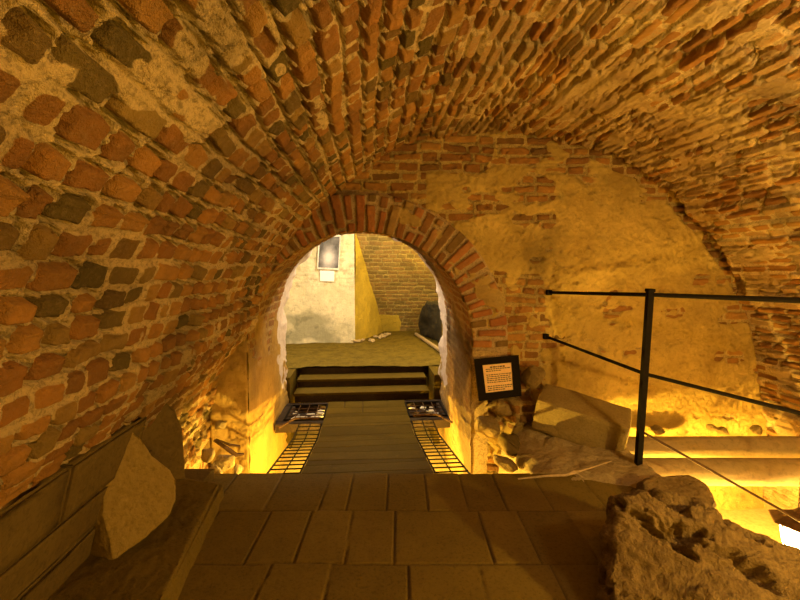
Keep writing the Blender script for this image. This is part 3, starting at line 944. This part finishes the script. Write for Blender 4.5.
outl = [(605, 520), (612, 492), (636, 484), (668, 490), (704, 498), (732, 520), (764, 536), (800, 552), (850, 575), (900, 640), (880, 730), (740, 760), (640, 720), (606, 640), (600, 580)]
o = boulder('boulder', outl, 1.15, 2.05, np.array([.18, .32, -.38]), '', 0, 1)
ca, sa = math.cos(-.6), math.sin(-.6)
rough_up(o, 5, .075, 2.6, 3, True, aniso=[[ca * .5, sa * .5, 0], [-sa * 1.3, ca * 1.3, 0], [0, 0, 1.3]])
tag(o, 'big pitted boulder in the right foreground corner', 'boulder')
outl = [(638, 480), (652, 472), (690, 472), (708, 482), (722, 502), (700, 540), (650, 530)]
o = boulder('rear_rock', outl, 2.25, 2.75, np.array([.1, .25, -.3]), '', 0, 1)
rough_up(o, 4, .035, 4, 9); tag(o, 'smooth rock behind the big boulder at the foot of the railing post', 'boulder')
outl = [(752, 540), (766, 533), (780, 540), (815, 560), (800, 576), (765, 568)]
o = boulder('pit_edge_rock', outl, 2.1, 2.3, np.array([.1, .2, -.25]), '', 0, 1)
rough_up(o, 3, .03, 5, 9); tag(o, 'smaller rock at the right edge between boulder and lantern', 'boulder')

# twig
bm = bmesh.new(); q = [at_z(518, 479, .035), at_z(545, 476, .06), at_z(566, 475, .07), at_z(574, 473, .08), at_z(590, 468, .10), at_z(612, 461, .12)]
add_tube(bm, q, [.005, .008, .010, .009, .005, .002], 7); add_tube(bm, [q[2], at_z(574, 471, .09), at_z(584, 478, .05)], [.009, .007, .003], 7)
tag(bm_obj('twig', bm, M['twig']), 'dry forked root lying on the crumbled mortar by the tilted block', 'twig')

# ------------------------------------------------------------------ railing
pb = at_y(637.5, 474, 3.06); ptop = at_y(650, 292, 3.02)
t_ = empty('railing', pb); tag(t_, 'black iron railing guarding the pit on the right', 'railing'); org = pb
bm = bmesh.new()
dv = (ptop - pb); Lp = np.linalg.norm(dv); dv /= Lp; side = np.cross(dv, [0, 1, 0]); side /= np.linalg.norm(side); fw = np.cross(side, dv)
add_box(bm, (ptop - pb) / 2, (.021, .021, Lp / 2), np.array([side, fw, dv]), .003); bm_obj('post', bm, M['iron'], t_)
bm = bmesh.new(); add_box(bm, dv * (Lp + .012), (.026, .026, .012), np.array([side, fw, dv]), .006); bm_obj('post_cap', bm, M['iron'], t_)
wl = at_v(549, 292.5, 3.86)
tp = ptop - dv * .02
bm = bmesh.new(); add_tube(bm, [wl - org, tp - org, at_y(802, 300.5, 2.60) - org, at_y(900, 305, 2.3) - org], [.014, .015, .019, .019], 8); bm_obj('top_rail', bm, M['iron'], t_)
wm = at_v(546, 336.5, 3.86); pm = at_y(645, 374, 3.04)
bm = bmesh.new(); add_tube(bm, [wm - org, pm - org, at_y(803, 414, 2.6) - org, at_y(900, 440, 2.3) - org], [.013, .014, .015, .015], 8); bm_obj('middle_rail', bm, M['iron'], t_)
bm = bmesh.new(); add_tube(bm, [at_y(641, 431, 3.05) - org, at_y(712, 471, 2.9) - org, at_y(788, 514, 2.7) - org, at_y(840, 545, 2.6) - org], .009, 8); bm_obj('lower_rail', bm, M['rust'], t_)
for w_ in (wl, wm):
    bm = bmesh.new(); add_box(bm, w_ - org, (.025, .02, .025), AX, .006); bm_obj('wall_bracket', bm, M['iron'], t_)
bm = bmesh.new(); add_box(bm, np.array([.03, -.02, -.004]), (.12, .07, .008), bevel=.002); bm_obj('base_plate', bm, M['rustplate'], t_)

# ------------------------------------------------------------------ beams over the pit
def beam(y0, y1, Yc, lb, x0, x1, seed, gap=0):
    a0, a1 = at_y(x0, y0, Yc), at_y(x0, y1, Yc); b0, b1 = at_y(x1, y0 + gap, Yc), at_y(x1, y1 + gap, Yc)
    r = (a0[2] - a1[2]) / 2 * .97; ca_, cb_ = (a0 + a1) / 2, (b0 + b1) / 2
    n = 90; seg_ = 40; bm = bmesh.new(); rings = []
    for i in range(n + 1):
        t = i / n; c = ca_ + (cb_ - ca_) * t; ring = []
        for k in range(seg_):
            a = 2 * math.pi * k / seg_
            rr_ = r * (1 + .05 * float(vn(t * 3, math.cos(a) + seed, math.sin(a))) + .025 * float(vn(t * 14, math.cos(a) * 6 + seed, math.sin(a) * 6)))
            ring.append(bm.verts.new(Vector(c + np.array([0, math.cos(a) * rr_, math.sin(a) * rr_]))))
        rings.append(ring)
    for i in range(n):
        for k in range(seg_): bm.faces.new((rings[i][k], rings[i][(k + 1) % seg_], rings[i + 1][(k + 1) % seg_], rings[i + 1][k]))
    bm.faces.new(rings[0]); bm.faces.new(rings[-1])
    o = bm_obj('round_beam', bm, M['beam'], smooth=True); tag(o, lb, 'beam'); return o


beam(437, 460, 3.72, 'thick round beam across the pit, the one nearer the end wall', 618, 960, 3)
beam(459, 485, 3.44, 'thick round beam across the pit, the one nearer the boulder', 626, 960, 9, 0)
for x, y, r, lb in ((657, 431, .05, 'small stone on the ledge just right of the railing post'), (714, 429, .045, 'dark stone on the ledge above the beams, left of a pair'),
                    (722, 432, .045, 'pale stone on the ledge above the beams, right of a pair'), (757, 431, .06, 'flat stone on the ledge near the right wall')):
    o = small_rock('ledge_stone', at_v(x, y - 1, 3.70), r * 1.3, M['corner'], int(x), .8); tag(o, lb, 'stone')

# ------------------------------------------------------------------ lantern on a chain
LY = 3.0
c0 = at_y(799, 486, LY); ctop = at_y(797, 510, LY); cb = at_y(797, 549, LY)
lan = empty('lantern', cb); tag(lan, 'small lit metal lantern hanging in the pit at the right edge', 'lantern'); org = cb
hgt = float(ctop[2] - cb[2])
bm = bmesh.new(); add_lathe(bm, [(.07, 0), (.09, .01), (.125, hgt * .66), (.12, hgt * .70)], (0, 0, 0), 6); bm_obj('glass', bm, M['glow'], lan)
bm = bmesh.new(); add_lathe(bm, [(.185, hgt * .68), (.18, hgt * .71), (.10, hgt * .84), (.04, hgt * .95), (.012, hgt * 1.05)], (0, 0, 0), 6); bm_obj('roof', bm, M['rust'], lan)
bm = bmesh.new(); add_lathe(bm, [(.08, -.03), (.09, 0), (.06, .006)], (0, 0, 0), 6); bm_obj('base', bm, M['rust'], lan)
for k in range(6):
    a = k * math.pi / 3; bm = bmesh.new(); add_tube(bm, [(.086 * math.cos(a), .086 * math.sin(a), 0), (.127 * math.cos(a), .127 * math.sin(a), hgt * .68)], .005, 6); bm_obj('corner_bar', bm, M['rust'], lan)
zt = hgt * 1.05; zend = float(c0[2] - cb[2]) + .35; k = 0
ch = empty('chain', cb + np.array([0, 0, zt])); ch.name = 'chain'; tag(ch, 'rusty iron chain from which the lit lantern hangs', 'chain')
zz_ = 0
while zz_ < zend - zt:
    bm = bmesh.new(); pts = []
    for j in range(13):
        a = 2 * math.pi * j / 12; x_ = .013 * math.cos(a); h_ = .024 * math.sin(a) + zz_ + .02
        pts.append((x_, 0, h_) if k % 2 else (0, x_, h_))
    add_tube(bm, pts, .0045, 6, False); bm_obj('chain_link', bm, M['rust'], ch); zz_ += .040; k += 1

# ------------------------------------------------------------------ framed notice
def framed(name, corners, depth_v, fr, lb, cat, frame_mat, print_mat, backv=.02, lines=0):
    q = [at_v(x, y, depth_v[i]) for i, (x, y) in enumerate(corners)]      # tl, tr, br, bl
    c = np.mean(q, 0); t_ = empty(name, c); tag(t_, lb, cat)
    q = [p - c for p in q]
    nn = np.cross(q[1] - q[0], q[3] - q[0]); nn /= np.linalg.norm(nn)
    if nn[1] > 0: nn = -nn
    inn = [p * (1 - fr) for p in q]
    bm = bmesh.new(); fo = [bm.verts.new(Vector(p + nn * .018)) for p in q]; fi = [bm.verts.new(Vector(p + nn * .014)) for p in inn]
    bo = [bm.verts.new(Vector(p - nn * .012)) for p in q]; bi = [bm.verts.new(Vector(p - nn * .004)) for p in inn]
    for i in range(4):
        j = (i + 1) % 4
        bm.faces.new((fo[i], fo[j], fi[j], fi[i])); bm.faces.new((fo[i], bo[i], bo[j], fo[j])); bm.faces.new((fi[i], fi[j], bi[j], bi[i]))
    bm.faces.new(bo)
    bm_obj('frame', bm, frame_mat, t_)
    bm = bmesh.new(); a = [bm.verts.new(Vector(p + nn * .001)) for p in inn]; b = [bm.verts.new(Vector(p - nn * .003)) for p in inn]
    bm.faces.new(a); bm.faces.new(b)
    for i in range(4): bm.faces.new((a[i], a[(i + 1) % 4], b[(i + 1) % 4], b[i]))
    pr = bm_obj('print', bm, print_mat, t_)
    if lines:
        bm = None; rg_ = random.Random(2)
        exu = inn[1] - inn[0]; eyu = inn[3] - inn[0]
        for r in range(lines):
            if r in (3, 9) or bm is None:
                if bm is not None: bm_obj('text_block', bm, M['ink'], pr)
                bm = bmesh.new()
                if r: continue
            y = .10 + .82 * r / (lines - 1); x = .10 if r > 0 else .25; xe = .88 if r > 0 else .72
            if r in (2, lines - 1): xe = .6
            while x < xe:
                w_ = rg_.uniform(.03, .09); p = inn[0] + exu * (x + w_ / 2) + eyu * y + nn * .0025
                add_box(bm, p, (np.linalg.norm(exu) * w_ / 2, np.linalg.norm(eyu) * (.016 if r else .024), .0006), np.array([exu / np.linalg.norm(exu), eyu / np.linalg.norm(eyu), nn])); x += w_ + .022
        bm_obj('text_block', bm, M['ink'], pr)
    return t_


framed('framed_notice', [(474, 359), (518, 355), (521, 396), (479, 401)], [3.80, 3.80, 3.70, 3.70], .34, 'black framed orange notice with printed lines leaning right of the passage', 'notice', M['iron'], M['paper'], lines=13)
fr = framed('framed_photograph', [(319, 236), (341, 235), (339, 270), (317, 269)], [VF - .06] * 4, .10, 'black and white photograph in a pale frame on the far white wall', 'picture', M['silver'], M['photo'])
q = [at_v(x, y, VF - .05) for x, y in ((320, 270.5), (334.5, 271), (334, 281.5), (320, 281))]; c = np.mean(q, 0)
bm = bmesh.new(); a = [bm.verts.new(Vector(p - c)) for p in q]; b = [bm.verts.new(Vector(p - c + CV * .006)) for p in q]; bm.faces.new(a); bm.faces.new(b)
for i in range(4): bm.faces.new((a[i], a[(i + 1) % 4], b[(i + 1) % 4], b[i]))
tag(bm_obj('paper_sheet', bm, M['white_paper'], loc=[float(x) for x in c]), 'white caption sheet under the framed photograph', 'paper')

# rubble at the foot of the far walls
rg_ = random.Random(9)
for k in range(13):
    x = 352 + rg_.random() * 40; y = 342 - (x - 352) * .2 + rg_.uniform(-1, 3)
    o = small_rock('floor_stone', at_z(x, y, .05), rg_.uniform(.05, .10), M['rubble'], 90 + k, .5, levels=1)
    tag(o, 'loose stone at the foot of the yellow wall beyond the arch', 'stone', 'loose stones at the foot of the far wall')

# ------------------------------------------------------------------ lights
def light(name, loc, power, col, r=.05, typ='POINT'):
    d = bpy.data.lights.new(name, typ); d.energy = power; d.color = col
    if typ == 'POINT': d.shadow_soft_size = r
    o = bpy.data.objects.new(name, d); o.location = [float(c) for c in loc]; COL.objects.link(o); return o


AMB = (1.0, .56, .010); WARM = (1.0, .59, .11); COOL = (1.0, .82, .52); PIT = (1.0, .62, .08)
light('passage_lamp', W(0, 3.42, -.62), 170, PIT, .008)
light('passage_lamp_far', W(0, 4.7, -.70), 120, PIT, .008)
light('lantern_lamp', lan.location + Vector((0, -.02, -.10)), 115, PIT, .04)
light('pit_lamp', (2.25, 3.40, -.80), 130, PIT, .02)
light('cellar_lamp', (2.5, .75, .95), 125, WARM, .04)
light('cellar_lamp_high', (2.25, .95, 1.75), 22, (1.0, .72, .38), .05)
light('cellar_lamp_rear', (1.6, -1.2, .5), 38, AMB, .12)
light('far_room_lamp', W(.1, 6.4, 2.45), 170, COOL, .05)
light('far_room_lamp_low', W(1.7, 8.0, 2.0), 75, (1, .64, .04), .1)
for s_ in (-1, 1): light('rim_fill_light', W(s_ * 1.85, 6.02, 1.45), 60, (1, .80, .62), .03)  # added unseen fill lights beside the far opening, brightening the passage rim
sc.cycles.diffuse_bounces = 2

w = bpy.data.worlds.new('World'); sc.world = w; w.use_nodes = True
w.node_tree.nodes['Background'].inputs['Color'].default_value = (0.02, .012, .003, 1)
w.node_tree.nodes['Background'].inputs['Strength'].default_value = .3

vs_ = sc.view_settings
vs_.view_transform = 'Standard'; vs_.look = 'None'; vs_.gamma = 1.0; vs_.use_curve_mapping = False; vs_.exposure = 0.35
